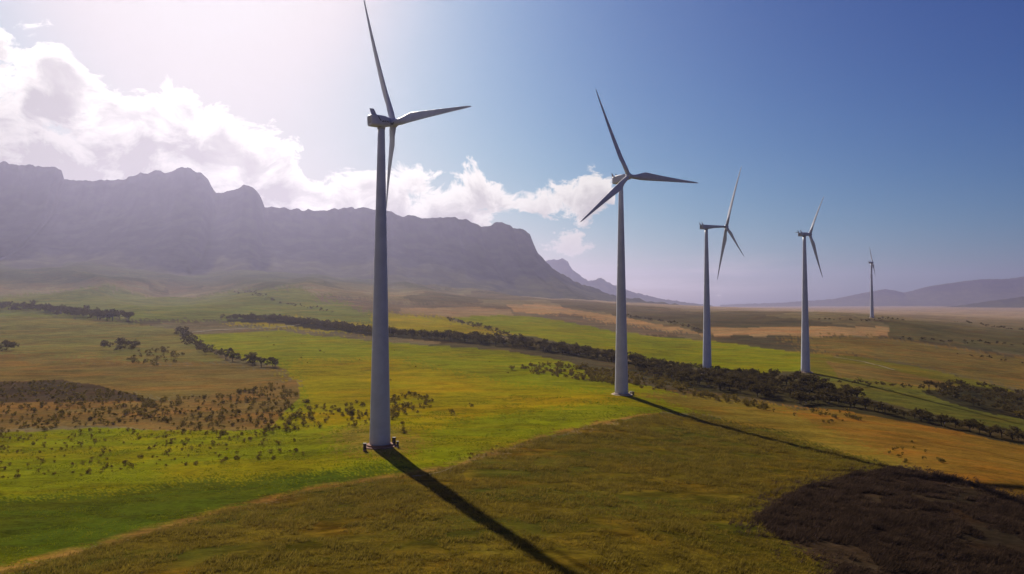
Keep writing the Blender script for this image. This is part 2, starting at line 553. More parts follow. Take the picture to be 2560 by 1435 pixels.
# ------------------------------------------------------------------ ground sheet with its fields
G1 = (0.124, 0.130, 0.003)      # lush green
G2 = (0.168, 0.138, 0.002)      # yellow green
OL = (0.082, 0.058, 0.006)      # olive rough grass
DRY = (0.112, 0.080, 0.020)
TAN = (0.22, 0.14, 0.06)
ORG = (0.136, 0.075, 0.011)
DRK = (0.026, 0.018, 0.011)
HEA = (0.034, 0.024, 0.014)
PUR = (0.105, 0.080, 0.045)
HILL = (0.048, 0.054, 0.019)
FIELDS = [
    # (colour, outline measured in the photo)
    ((0.095, 0.105, 0.018), [(-500, 735), (100, 732), (300, 728), (560, 726), (700, 716), (850, 748), (940, 778), (940, 830), (560, 800), (330, 800), (-500, 770)]),
    (PUR, [(800, 738), (1000, 758), (1300, 764), (1400, 790), (1230, 790), (1000, 785), (930, 780)]),
    (TAN, [(1270, 764), (1390, 762), (1520, 785), (1700, 822), (1760, 840), (1600, 826), (1420, 796), (1290, 780)]),
    ((0.17, 0.12, 0.06), [(1000, 770), (1130, 768), (1280, 775), (1290, 790), (1140, 792), (1000, 785)]),
    (PUR, [(1400, 782), (1540, 806), (1720, 838), (1560, 835), (1300, 800)]),
    (G1, [(1130, 792), (1290, 790), (1400, 800), (1560, 832), (1760, 852), (2000, 880), (2020, 925), (1880, 935), (1700, 915), (1540, 880), (1290, 836), (1200, 815)]),
    (G2, [(560, 806), (700, 790), (940, 812), (940, 780), (1130, 795), (1290, 838), (940, 838)]),
    (TAN, [(1760, 822), (1900, 818), (2240, 822), (2230, 845), (2000, 838), (1780, 840)]),
    ((0.07, 0.06, 0.022), [(2240, 800), (2560, 795), (2800, 800), (2800, 890), (2560, 888), (2400, 862), (2230, 845)]),
    (DRY, [(1960, 840), (2230, 848), (2560, 895), (2800, 930), (2800, 985), (2560, 975), (2280, 910), (2040, 885)]),
    ((0.10, 0.088, 0.010), [(2000, 880), (2300, 918), (2480, 960), (2560, 990), (2400, 975), (2100, 950), (2010, 930)]),
    ((0.12, 0.085, 0.022), [(2050, 900), (2300, 940), (2460, 980), (2300, 965), (2080, 945)]),
    ((0.085, 0.082, 0.014), [(2030, 940), (2300, 965), (2560, 1010), (2900, 1060), (2900, 1130), (2560, 1080), (2300, 1030), (2120, 985), (1990, 960)]),
    # left side, beyond the scrub
    ((0.105, 0.095, 0.022), [(-500, 782), (150, 790), (330, 806), (460, 824), (480, 850), (520, 880), (560, 905), (330, 910), (-500, 890)]),
    (DRY, [(-500, 880), (120, 884), (330, 905), (560, 910), (700, 922), (730, 945), (640, 985), (420, 1000), (330, 990), (-500, 985)]),
    # main green field
    (G1, [(470, 838), (700, 824), (940, 856), (1290, 880), (1420, 905), (1540, 950), (1700, 985), (1900, 1040), (1750, 1035),
          (1650, 1032), (1450, 1066), (1290, 1106), (1130, 1166), (1000, 1188), (800, 1216), (600, 1262), (300, 1347), (0, 1427),
          (-500, 1520), (-500, 1060), (0, 1085), (250, 1065), (500, 1080), (640, 1060), (760, 960), (690, 915), (570, 890), (490, 862)]),
    (G2, [(720, 900), (1000, 900), (1290, 960), (1550, 985), (1560, 1000), (1200, 1040), (980, 1100), (800, 1060), (740, 980)]),
    ((0.050, 0.068, 0.004), [(-500, 1290), (0, 1250), (250, 1235), (480, 1205), (700, 1190), (930, 1172), (1040, 1168), (1000, 1187), (800, 1215), (600, 1261), (300, 1346), (0, 1426), (-500, 1520)]),
    ((0.045, 0.032, 0.017), [(-500, 955), (150, 950), (330, 985), (390, 1000), (200, 1012), (-500, 1010)]),
    ((0.12, 0.078, 0.022), [(-500, 1000), (200, 1005), (420, 1000), (640, 975), (740, 950), (740, 1000), (660, 1070), (500, 1080), (250, 1060), (0, 1075), (-500, 1075)]),
    ((0.15, 0.115, 0.014), [(830, 1085), (900, 1060), (1010, 1070), (1060, 1100), (1030, 1135), (940, 1150), (850, 1125)]),
    # rough grass on the near hill
    (OL, [(-800, 1560), (0, 1430), (300, 1350), (600, 1265), (800, 1219), (1000, 1191), (1130, 1169), (1290, 1109), (1450, 1069),
          (1650, 1034), (1750, 1037), (1900, 1060), (2050, 1100), (2250, 1168), (2600, 1270), (2900, 1350), (2900, 1900), (-800, 1900)]),
    ((0.125, 0.088, 0.012), [(1590, 985), (1720, 985), (1900, 1005), (1990, 1020), (2040, 1050), (2150, 1100), (2290, 1168), (2250, 1170), (1900, 1066), (1750, 1032)]),
    (ORG, [(1985, 1022), (2060, 1018), (2300, 1055), (2560, 1112), (2900, 1180), (2900, 1340), (2560, 1252), (2400, 1210), (2280, 1172), (2150, 1105), (2020, 1052)]),
    ((0.035, 0.03, 0.012), [(560, 803), (680, 806), (800, 822), (940, 842), (1100, 855), (1290, 872), (1420, 890), (1540, 910), (1600, 922), (1600, 908), (1540, 895),  # tree shade under the long belt, painted into the ground colour
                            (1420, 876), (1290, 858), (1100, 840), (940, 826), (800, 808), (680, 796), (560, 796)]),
    ((0.035, 0.03, 0.012), [(1590, 905), (1700, 925), (1780, 935), (1900, 945), (1980, 950), (2080, 970), (2150, 1000), (2300, 1045), (2570, 1105), (2560, 1116), (2300, 1062),  # ground darkened as shade beneath the thicket and the tree row
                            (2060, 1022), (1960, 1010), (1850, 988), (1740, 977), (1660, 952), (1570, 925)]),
    ((0.03, 0.026, 0.012), [(2290, 975), (2400, 962), (2560, 985), (2700, 1000), (2700, 1070), (2500, 1038), (2380, 1008)]),  # shade under the right-hand wood, put into the field colour
    (HEA, [(1880, 1300), (1940, 1255), (2000, 1222), (2100, 1195), (2230, 1166), (2400, 1200), (2560, 1255), (2900, 1350), (2900, 1800), (2300, 1800),
           (2120, 1450), (2030, 1390), (1940, 1340)]),
]
DRYLINE = [(-300, 1500), (0, 1428), (300, 1348), (600, 1264), (800, 1218), (1000, 1190), (1130, 1168), (1290, 1107), (1450, 1067), (1640, 1034)]
DARKLINES = [[(440, 826), (470, 850), (500, 880), (560, 900), (640, 920), (690, 928)],
             [(590, 730), (680, 752), (760, 770), (830, 782)]]
dry_w = poly_world(DRYLINE)
field_w = [(c, poly_world(p)) for c, p in FIELDS]
HEATH_W = field_w[-1][1]
NEAR_W = [p for c, p in field_w if c == OL][0]


def build_ground():
    a_in = np.linspace(-rad(47), rad(47), 880)
    a_out = np.linspace(rad(47), 2 * math.pi - rad(47), 60)[1:-1]
    A = np.concatenate([a_in, a_out])
    yv = np.linspace(1.0, 420, 400)                       # rows even as seen from the drone
    d1 = 731 * 35.0 / yv
    d2 = np.exp(np.linspace(math.log(4), math.log(15000), 174))
    R = np.unique(np.round(np.concatenate([d1[(d1 < 11000)], d2]), 2))
    keep = [R[0]]
    for r in R[1:]:
        if r - keep[-1] > 0.0009 * keep[-1]:
            keep.append(r)
    R = np.array(keep)
    aa, rr = np.meshgrid(A, R)
    X = rr * np.sin(aa)
    Y = rr * np.cos(aa)
    Z = height(X, Y)
    nr, na = X.shape
    V = np.stack([X.ravel(), Y.ravel(), Z.ravel()], 1)
    i = np.arange(nr - 1)[:, None] * na
    j = np.arange(na)[None]
    j2 = (j + 1) % na
    Q = np.stack([i + j, i + j2, i + na + j2, i + na + j], -1).reshape(-1, 4)
    o = big_mesh('ground', V, Q[:, ::-1], M['ground'], smooth=True)
    x, y = V[:, 0], V[:, 1]
    r = np.hypot(x, y)
    C = np.tile(np.array([0.115, 0.095, 0.045]), (len(V), 1))
    # patchwork of far fields on the plain
    cell = vnoise(x / 420 + fbm(x / 300, y / 300, 5, 2) * 0.8, y / 700, 40)
    C = C * (0.75 + 0.6 * cell)[:, None]
    far = fbm(x / 150, y / 500, 61, 4)
    C[far > 0.56] *= 0.6
    jx = x + (fbm(x / (r * 0.03 + 2), y / (r * 0.05 + 2), 21, 3) - 0.5) * r * 0.022
    jy = y + (fbm(x / (r * 0.03 + 2), y / (r * 0.05 + 2), 33, 3) - 0.5) * r * 0.04
    # colours of grass and stubble that grade into each other have a loose edge
    soft = np.random.default_rng(5).normal(0, 1, (len(V), 2)) * np.stack([r * 0.010, r * 0.020], 1)
    SOFT = [G2, (0.050, 0.068, 0.004), (0.15, 0.115, 0.014), (0.125, 0.088, 0.012), ORG, (0.095, 0.105, 0.018), PUR, HEA, OL, DRY]
    jx0, jy0 = jx, jy
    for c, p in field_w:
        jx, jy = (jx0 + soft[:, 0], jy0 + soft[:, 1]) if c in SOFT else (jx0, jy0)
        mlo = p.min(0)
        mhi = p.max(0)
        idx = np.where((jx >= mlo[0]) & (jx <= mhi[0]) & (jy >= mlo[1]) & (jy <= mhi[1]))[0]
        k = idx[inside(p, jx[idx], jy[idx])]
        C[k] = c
    # cloud shade painted into fynbos below the mountain, haze painted into the dry far plain
    rise = np.clip((Z.ravel() + (fbm(x / 180, y / 180, 81, 4) - 0.5) * 60 - 64) / 30, 0, 1) * np.clip((r - 1200) / 300, 0, 1)
    C = C * (1 - rise[:, None]) + np.array(HILL) * (0.7 + 0.6 * fbm(x / 120, y / 200, 83, 3))[:, None] * rise[:, None]
    plain = (np.clip((r - 1100) / 1500, 0, 1) * (1 - rise) * np.clip((x + 150) / 600, 0, 1))[:, None]
    C = C * (1 - plain * 0.75) + np.array([0.25, 0.19, 0.13]) * plain * 0.75
    # dry margin between the green field and the near hill
    dd = seg_dist(dry_w, x, y)
    wdt = 0.4 + 5.5 * fbm(x / 9, y / 9, 50, 4) * np.clip(1 - (x + 10) / 90, 0.25, 1)
    s = np.clip(1 - dd / wdt, 0, 1) ** 0.6 * np.clip((fbm(x / 3.5, y / 3.5, 55, 4) - 0.30) * 4, 0.15, 1)
    s = s[:, None]
    C = C * (1 - s) + np.array([0.17, 0.095, 0.022]) * (0.6 + 0.8 * fbm(x / 6, y / 6, 57, 3))[:, None] * s
    # rough patches on the near hill
    idx = np.where(inside(NEAR_W, x, y) & (r < 400) & (C[:, 0] > 0.06) & (C[:, 0] < 0.12))[0]
    f = np.clip((fbm(x[idx] / 16, y[idx] / 10, 71, 5) - 0.42) * 5, 0, 1)[:, None]
    f2 = np.clip((fbm(x[idx] / 5, y[idx] / 2.2, 73, 4) - 0.5) * 6, -1, 1)[:, None]
    C[idx] *= 1 + 0.35 * f2
    C[idx] = C[idx] * (1 - f * 0.55) + np.array([0.036, 0.048, 0.006]) * f * 0.55
    col = np.ones((len(V), 4), np.float32)
    col[:, :3] = C
    at = o.data.attributes.new('field_colour', 'FLOAT_COLOR', 'POINT')
    at.data.foreach_set('color', col.ravel())
    tag(o, 'rolling green and brown farmland with field edges', 'ground', kind='structure')


build_ground()


def strip(name, line_px, width, lift, mat, label):
    L = poly_world(line_px)
    P = []
    for a, b in zip(L[:-1], L[1:]):
        n = max(2, int(np.linalg.norm(b - a) / 3))
        for k in range(n):
            P.append(a + (b - a) * k / n)
    P.append(L[-1])
    P = np.array(P)
    T = np.gradient(P, axis=0)
    T /= np.linalg.norm(T, axis=1)[:, None]
    Nn = np.stack([-T[:, 1], T[:, 0]], 1)
    V, Q = [], []
    for i, (p, n) in enumerate(zip(P, Nn)):
        for s in (-0.5, 0, 0.5):
            q = p + n * s * width * (0.85 + 0.3 * random.random())
            V.append((q[0], q[1], float(height(q[0], q[1])) + lift))
    for i in range(len(P) - 1):
        for s in range(2):
            Q.append((i * 3 + s, i * 3 + s + 1, i * 3 + s + 4, i * 3 + s + 3))
    o = mesh_obj(name, V, Q, mat, smooth=True)
    tag(o, label, 'road', kind='structure')
    return o


strip('farm_track', [(470, 832), (530, 826), (640, 822), (700, 818), (750, 812)], 3.0, 0.35, M['path'],
      'pale dirt track along the far edge of the green field')
strip('foot_path', [(1030, 1192), (1060, 1189), (1105, 1180), (1140, 1166)], 0.45, 0.12, M['path'],
      'narrow pale path crossing the turbine shadow')


strip('farm_track', [(2085, 893), (2160, 905), (2235, 926)], 2.2, 0.3, M['path'], 'faint pale track line right of the fourth turbine')


# ------------------------------------------------------------------ mountains
def resample(pts, n):
    P = np.array(pts, float)
    s = np.concatenate([[0], np.cumsum(np.hypot(np.diff(P[:, 0]), np.diff(P[:, 1])))])
    t = np.linspace(0, s[-1], n)
    return np.stack([np.interp(t, s, P[:, k]) for k in range(P.shape[1])], 1)


def mountain(name, sil, n, foot, back, direction, seed, label, cliff=0.55, jag=1.0):
    S = resample(sil, n)
    crest = np.array([unproj(*q) for q in S])
    dx, dy = direction
    l = math.hypot(dx, dy)
    dx /= l
    dy /= l
    rows = np.concatenate([np.linspace(0, 1, 46), 1 + np.linspace(0.04, 1, 14)])
    V = np.zeros((len(rows), n, 3))
    u = np.concatenate([[0], np.cumsum(np.hypot(np.diff(crest[:, 0]), np.diff(crest[:, 1])))])
    fx = crest[:, 0] + dx * foot
    fy = crest[:, 1] + dy * foot
    fz = height(fx, fy) - 25
    H = np.maximum(crest[:, 2] - fz, 5)
    for k, v in enumerate(rows):
        if v <= 1:
            # talus below, cliff above
            hz = np.interp(v, [0, 0.2, 0.42, 0.6, 0.78, 0.90, 0.96, 1.0], [0, 0.06, 0.17, 0.31, 0.50, 0.68, 0.84, 1.0])
            ridge = 1 - 2 * np.abs(fbm(u / 340 - v * 0.9, np.full(n, v * 0.8), seed, 4) - 0.5) * 2
            spur = (fbm(u / 260 - v * 0.9, np.full(n, v * 1.3), seed, 5) - 0.5) * 1.6 + (ridge - 0.6) * 0.9 * (1 - v)
            off = foot * (1 - v) + spur * foot * 0.22 * jag * (1 - v) ** 0.8 * (v ** 0.3) * (1 - v ** 6)
            off = off + (fbm(u / 60, np.full(n, v * 6), seed + 5, 4) - 0.5) * foot * 0.07 * (1 - v)
            z = fz + H * hz + (fbm(u / 90, np.full(n, v * 5), seed + 9, 4) - 0.5) * H * 0.06 * math.sin(math.pi * v)
            V[k, :, 0] = crest[:, 0] + dx * off
            V[k, :, 1] = crest[:, 1] + dy * off
            V[k, :, 2] = z
        else:
            w = v - 1
            V[k, :, 0] = crest[:, 0] - dx * back * w
            V[k, :, 1] = crest[:, 1] - dy * back * w
            V[k, :, 2] = crest[:, 2] - H * 0.92 * w ** 0.55 * (0.55 + 0.45 * w)
    # small teeth on the rim
    nr = len(rows)
    V[:46, :, 2] += ((fbm(u / 26, u * 0, seed + 3, 4) - 0.5) * 22 * jag)[None] * (rows[:46, None] ** 6)
    i = np.arange(nr - 1)[:, None] * n
    j = np.arange(n - 1)[None]
    Q = np.stack([i + j, i + j + 1, i + n + j + 1, i + n + j], -1).reshape(-1, 4)
    o = big_mesh(name, V.reshape(-1, 3), Q, M['rock'], smooth=True)
    tag(o, label, 'mountain', kind='structure')
    return o


MAIN = [(-700, 380, 2900), (-300, 392, 2950), (0, 405, 3000), (70, 411, 3010), (140, 418, 3030), (154, 430, 3060), (158, 446, 3090),
        (260, 454, 3100), (330, 443, 3080), (352, 434, 3080), (400, 428, 3080), (430, 431, 3080), (445, 420, 3070), (470, 421, 3070),
        (500, 431, 3080), (520, 447, 3090), (530, 470, 3110), (540, 482, 3140), (572, 478, 3140), (590, 470, 3130), (608, 462, 3120),
        (632, 468, 3130), (646, 484, 3150), (662, 516, 3190), (700, 520, 3220), (780, 525, 3260), (900, 519, 3320), (960, 524, 3360),
        (990, 532, 3380), (1006, 541, 3390), (1040, 540, 3410), (1078, 545, 3440), (1120, 544, 3460), (1170, 549, 3500), (1190, 558, 3520),
        (1202, 570, 3540), (1232, 560, 3560), (1252, 553, 3570), (1276, 566, 3590), (1282, 572, 3600), (1310, 572, 3620), (1324, 582, 3640),
        (1332, 606, 3650), (1342, 628, 3660), (1356, 644, 3680), (1380, 668, 3700), (1420, 694, 3740), (1470, 717, 3800), (1540, 738, 3880),
        (1620, 752, 3960), (1720, 764, 4050)]
mountain('mountain', MAIN, 620, 1050, 1500, (0.30, -1.0), 101,
         'long flat topped mountain wall with cliffs standing over the left fields')
MID = [(1250, 690, 6000), (1340, 668, 6000), (1370, 650, 6050), (1398, 649, 6050), (1408, 646, 6060), (1420, 656, 6080), (1432, 676, 6120),
       (1470, 702, 6180), (1490, 698, 6200), (1502, 695, 6200), (1525, 708, 6250), (1580, 730, 6350), (1660, 748, 6450), (1780, 764, 6600)]
mountain('distant_peak', [(a, b, c * 1.25) for a, b, c in MID], 220, 900, 1200, (0.2, -1.0), 211, 'pale peak just behind the right end of the mountain wall')
RIGHT = [(1800, 762, 8500), (1950, 757, 8500), (2080, 748, 8400), (2180, 728, 8400), (2215, 722, 8400), (2260, 732, 8400), (2320, 716, 8300),
         (2390, 706, 8300), (2450, 698, 8200), (2520, 697, 8200), (2600, 684, 8100), (2800, 660, 8000), (3100, 650, 7900)]
mountain('distant_range', [(a, b, c * 1.28) for a, b, c in RIGHT], 240, 1500, 1500, (-0.3, -1.0), 311, 'faint blue range on the right horizon behind the last turbine', jag=0.7)
LOW = [(2300, 772, 4300), (2400, 764, 4300), (2480, 752, 4200), (2560, 741, 4150), (2680, 730, 4100), (2900, 725, 4000)]
mountain('low_hill', [(a, b, c * 1.6) for a, b, c in LOW], 120, 700, 900, (-0.3, -1.0), 411, 'low hazy hill at the right edge below the faint range', jag=0.6)


# ------------------------------------------------------------------ wind turbines
def tube(rings, seg=40, cap=True):
    """rings: list of (centre, axis_u, axis_v, ru, rv)"""
    V, Q = [], []
    for c, u, v, ru, rv in rings:
        for k in range(seg):
            a = 2 * math.pi * k / seg
            V.append(tuple(np.array(c) + np.array(u) * (ru * math.cos(a)) + np.array(v) * (rv * math.sin(a))))
    for i in range(len(rings) - 1):
        for k in range(seg):
            k2 = (k + 1) % seg
            Q.append((i * seg + k, i * seg + k2, (i + 1) * seg + k2, (i + 1) * seg + k))
    if cap:
        Q.append(tuple(range(seg))[::-1])
        Q.append(tuple((len(rings) - 1) * seg + k for k in range(seg)))
    return V, Q


X3, Y3, Z3 = (1, 0, 0), (0, 1, 0), (0, 0, 1)


def box(c, s, bev=0.0):
    x, y, z = c
    a, b, h = s[0] / 2, s[1] / 2, s[2] / 2
    V = [(x + i * a, y + j * b, z + k * h) for k in (-1, 1) for j in (-1, 1) for i in (-1, 1)]
    Q = [(0, 2, 3, 1), (4, 5, 7, 6), (0, 1, 5, 4), (2, 6, 7, 3), (0, 4, 6, 2), (1, 3, 7, 5)]
    return V, Q


def join(parts):
    V, Q = [], []
    for v, q in parts:
        n = len(V)
        V += list(v)
        Q += [tuple(i + n for i in f) for f in q]
    return V, Q


def bevel(o, w, seg=2):
    m = o.modifiers.new('bevel', 'BEVEL')
    m.width = w
    m.segments = seg
    m.limit_method = 'ANGLE'


def rounded_section(hw, hh, n=6, r=0.35):
    """rounded rectangle in (y,z)"""
    pts = []
    rr = min(hw, hh) * r
    for cx, cy, a0 in ((hw - rr, hh - rr, 0), (-hw + rr, hh - rr, 90), (-hw + rr, -hh + rr, 180), (hw - rr, -hh + rr, 270)):
        for k in range(n):
            a = rad(a0 + 90 * k / (n - 1))
            pts.append((cx + rr * math.cos(a), cy + rr * math.sin(a)))
    return pts


def loft(secs, cap=True):
    n = len(secs[0])
    V = [p for s in secs for p in s]
    Q = []
    for i in range(len(secs) - 1):
        for k in range(n):
            k2 = (k + 1) % n
            Q.append((i * n + k, i * n + k2, (i + 1) * n + k2, (i + 1) * n + k))
    if cap:
        Q.append(tuple(range(n))[::-1])
        Q.append(tuple((len(secs) - 1) * n + k for k in range(n)))
    return V, Q


def blade_mesh(R, pitch):
    """blade along +Z from the hub; chord mostly in Y (the rotor plane), trailing edge towards -Y... thickness in X"""
    secs = []
    ts = [0.0, 0.03, 0.06, 0.10, 0.15, 0.20, 0.24, 0.30, 0.38, 0.48, 0.58, 0.68, 0.78, 0.87, 0.94, 0.98, 1.0]
    for t in ts:
        root = max(0.0, min(1.0, (t - 0.03) / 0.19))
        root = root * root * (3 - 2 * root)
        rootr = 0.80
        chord_air = R * (0.084 - 0.072 * max(0, (t - 0.22) / 0.78) ** 0.85)
        if t > 0.94:
            chord_air *= 1 - 0.75 * ((t - 0.94) / 0.06) ** 2
        chord = rootr * 2 * (1 - root) + chord_air * root
        thick = rootr * 2 * (1 - root) + chord_air * (0.26 - 0.13 * t) * root
        lead = -chord * (0.5 * (1 - root) + 0.30 * root)
        tw = rad(pitch + 14 * (1 - t) ** 2 * root)
        bend = 0.9 * t * t
        sec = []
        for k in range(20):
            a = 2 * math.pi * k / 20
            cc = 0.5 - 0.5 * math.cos(a)
            # circle at root, airfoil outboard
            yc = lead + chord * cc
            circ = math.sin(a) * 0.5
            foil = (1 if a < math.pi else -0.65) * (1.48 * math.sqrt(max(cc, 0)) - 0.63 * cc - 1.758 * cc ** 2 + 1.42 * cc ** 3 - 0.5 * cc ** 4)
            xc = thick * (circ * (1 - root) + foil * root)
            y2 = yc * math.cos(tw) - xc * math.sin(tw)
            x2 = yc * math.sin(tw) + xc * math.cos(tw)
            sec.append((x2 + bend, y2, 0.9 + t * (R - 0.9)))
        secs.append(sec)
    return loft(secs)


def turbine(base, ztop, al, overhang, rear, blades, label, nac_h=2.7, nac_w=2.8, neck=0.72, fins=2, lettering=False, tilt=3.0, plinth='concrete',
            hub_dz=1.6, pitch=6):
    root = bpy.data.objects.new('wind_turbine', None)
    COL.objects.link(root)
    root.location = base
    tag(root, label, 'wind turbine', 'wind turbines of the wind farm')
    H = ztop - base[2]
    RB, RT = 2.55, 0.84
    rings = []
    for k in range(25):
        t = k / 24
        z = -0.8 + (H + 0.8) * t
        r = RB + (RT - RB) * t
        rings.append(((0, 0, z), X3, Y3, r, r))
    V, Q = tube(rings, 48)
    tw = mesh_obj('tower', V, Q, M['white'], root, True)
    for t in (0.30, 0.62):
        r = RB + (RT - RB) * ((H * t + 0.8) / (H + 0.8)) + 0.02
        V, Q = tube([((0, 0, H * t - 0.12), X3, Y3, r, r), ((0, 0, H * t + 0.12), X3, Y3, r, r)], 48)
        mesh_obj('flange', V, Q, M['white'], tw, True)
    V, Q = tube([((0, 0, -1.2), X3, Y3, 4.1, 4.1), ((0, 0, 0.12), X3, Y3, 4.1, 4.1), ((0, 0, 0.2), X3, Y3, 4.0, 4.0),
                 ((0, 0, 0.22), X3, Y3, 3.3, 3.3), ((0, 0, 0.55), X3, Y3, 3.2, 3.2), ((0, 0, 0.6), X3, Y3, 3.1, 3.1)], 32)
    mesh_obj('foundation', V, Q, M[plinth], root)
    a = rad(al)
    ax = np.array([math.cos(a), -math.sin(a), 0])
    sd = np.array([math.sin(a), math.cos(a), 0])          # nacelle's left side, away from the drone
    tl = rad(tilt)
    axt = np.array([ax[0] * math.cos(tl), ax[1] * math.cos(tl), math.sin(tl)])
    upt = np.cross(axt, sd)
    zc = H + hub_dz - 0.15

    def W(x, y, z):
        return tuple(np.array([0, 0, zc]) + axt * x + sd * y + upt * z)

    # nacelle: boxy at the back, tapering to the hub
    hh = nac_h / 2
    front = overhang - 1.1
    st = [(-rear - 0.05, 0.80, 0.80, 0.05), (-rear + 0.15, 0.97, 0.95, 0.0), (-rear + 1.2, 1.0, 1.0, 0.0), (0.2, 1.0, 1.0, -0.03),
          (0.2 + (front - 0.2) * 0.45, 0.86 if neck > 0.6 else 0.62, 0.86 if neck > 0.6 else 0.60, -0.02 if neck > .6 else 0.28), (front, neck, neck, 0.0 if neck > 0.6 else 0.35)]
    secs = []
    for x, sw, shh, dz in st:
        secs.append([W(x, y, z + dz) for y, z in rounded_section(nac_w / 2 * sw, hh * shh, 6, 0.42)])
    V, Q = loft(secs)
    nac = mesh_obj('nacelle', V, Q, M['white'], root, False)
    for p in nac.data.polygons:
        p.use_smooth = len(p.vertices) == 4
    # yaw collar
    V, Q = tube([((0, 0, H - 0.35), X3, Y3, RT + 0.12, RT + 0.12), ((0, 0, H + 0.6), X3, Y3, RT + 0.12, RT + 0.12)], 40)
    mesh_obj('yaw_collar', V, Q, M['grey'], root, True)
    # tail fins on the roof
    if fins == 1:
        P = [(-rear + 0.05, 0.9 * hh), (-rear + 1.5, 0.98 * hh), (-rear + 0.75, hh + 1.35), (-rear - 0.35, hh + 1.3)]
        sec = [[W(x, y, z) for x, z in P] for y in (-0.9, -0.72)]
        V, Q = loft(sec)
        mesh_obj('cooler_fin', V, Q, M['white'], nac)
    else:
        for sgn in (-1, 1):
            y0 = sgn * nac_w * 0.36
            P = [(-rear + 0.0, 0.9 * hh), (-rear + 1.0, 0.98 * hh), (-rear + 0.35, hh + 0.75), (-rear - 0.15, hh + 1.45), (-rear - 0.28, hh + 1.4), (-rear - 0.15, hh + 0.6)]
            sec = [[W(x, y, z) for x, z in P] for y in (y0 - 0.09, y0 + 0.09)]
            V, Q = loft(sec)
            mesh_obj('wind_vane_mast', V, Q, M['grey'], nac)
    if fins == 2:
        # roof hatches and a small light
        for x in (0.1, 1.8):
            if x < front - 0.5:
                v, q = box((0, 0, 0), (0.5, 0.5, 0.22))
                V = [W(x + a_, b_, hh * (0.99 if x < 1 else 0.93) + c_) for a_, b_, c_ in v]
                mesh_obj('roof_hatch', V, q, M['grey'], nac)
    # back panel, set a little proud
    V, Q = loft([[W(x, y, z + 0.05) for y, z in rounded_section(nac_w / 2 * 0.66, hh * 0.62, 5, 0.3)] for x in (-rear - 0.03, -rear - 0.10)])
    mesh_obj('rear_hatch', V, Q, M['grey'], nac)
    if lettering:
        # dark slanted marks on the side of the nacelle, as read from the photo
        s = 0.0695 / 0.72
        strokes = [[(575, 640), (610, 720), (660, 800)], [(690, 825), (706, 812), (712, 850)], [(735, 805), (740, 850)], [(735, 805), (762, 812), (766, 845)],
                   [(790, 850), (822, 795)], [(850, 855), (875, 815), (890, 850), (912, 835), (922, 868)], [(985, 878), (1010, 900), (1050, 945), (1070, 890), (1098, 835)],
                   [(1010, 940), (1045, 955)]]
        parts = []
        for stc in strokes:
            for (x0, y0), (x1, y1) in zip(stc[:-1], stc[1:]):
                def loc(px, py):
                    lx = -rear + (px - 380) / 14.35 * 0.098 * 1.22
                    lz = hh - 0.15 - (py - 560 - (px - 380) * 0.155) / 14.35 * 0.098
                    return lx, lz
                p0 = np.array(loc(x0, y0))
                p1 = np.array(loc(x1, y1))
                d = (p1 - p0) / np.linalg.norm(p1 - p0)
                nn = np.array([-d[1], d[0]]) * (0.10 if stc is strokes[0] else 0.07)
                quad = [p0 - nn, p1 - nn, p1 + nn, p0 + nn]
                yy = -nac_w / 2
                parts.append(loft([[W(q[0], yy - 0.03, q[1]) for q in quad], [W(q[0], yy + 0.5, q[1]) for q in quad]]))
        V, Q = join(parts)
        mesh_obj('lettering', V, Q, M['dark'], nac)
    # hub with spinner
    rings = []
    for x, r in ((-1.15, 0.95), (-0.6, 1.2), (0.0, 1.25), (0.6, 1.12), (1.05, 0.8), (1.3, 0.42), (1.4, 0.08)):
        rings.append((W(overhang + x * 0.95, 0, 0 if neck > 0.6 else 0.2), sd, upt, r, r))
    V, Q = tube(rings, 28)
    hub = mesh_obj('hub', V, Q, M['white'], root, True)
    # blades: angle clockwise from upright as seen from the drone
    hs = sd if al > 0 else -sd
    for ang, R in blades:
        q = rad(ang)
        rd = math.cos(q) * upt + math.sin(q) * hs
        tg = np.cross(axt, rd)
        te = -tg if al > 0 else tg           # trailing edge on the anticlockwise side
        if np.dot(np.cross(rd, hs * math.cos(q) - upt * math.sin(q)), axt) == 0:
            pass
        cw = hs * math.cos(q) - upt * math.sin(q)
        te = -cw
        v, qd = blade_mesh(R, pitch)
        o0 = np.array(W(overhang, 0, 0 if neck > 0.6 else 0.2))
        fwd = axt
        V = [tuple(o0 + fwd * p[0] + te * p[1] + rd * p[2]) for p in v]
        mesh_obj('blade', V, qd, M['white'], root, True)
    return root


def tb(px, py, d):
    p = unproj(px, py, d)
    return (float(p[0]), float(p[1]), float(height(p[0], p[1])))


turbine(tb(950, 1118, 178), 78.1, -40, 3.4, 3.2, [(339, 39.0), (94, 31.0), (198, 22.2)],
        'nearest and tallest wind turbine with dark lettering on its nacelle', nac_h=2.7, fins=1, lettering=True, plinth='brick', hub_dz=1.7)
turbine(tb(1554, 985, 276), 79.4, 56, 4.4, 3.6, [(334, 34.3), (89, 37.0), (233, 31.7)],
        'second wind turbine, its long shadow crossing the olive hillside', nac_h=2.9, hub_dz=3.2, tilt=4)
turbine(tb(1768, 935, 413), 77.4, -25, 14.6, 3.7, [(21.5, 35.5), (145, 21.8), (199, 31.8)],
        'third wind turbine with a long slender nacelle behind the dark trees', nac_h=2.5, neck=0.42, fins=2, hub_dz=1.3, tilt=2)
turbine(tb(2014, 932, 422), 74.2, -25, 4.4, 3.7, [(27, 23.6), (165, 26.4), (281, 12.5)],
        'fourth wind turbine with one blade level over its nacelle', nac_h=2.2, hub_dz=1.2)
turbine(tb(2180, 797, 1041), 93.2, -30, 2.8, 4.6, [(350, 23.6), (194, 25.0), (172, 20.0)],
        'farthest and smallest wind turbine, pale in the haze on the right', nac_h=2.4, hub_dz=1.0)


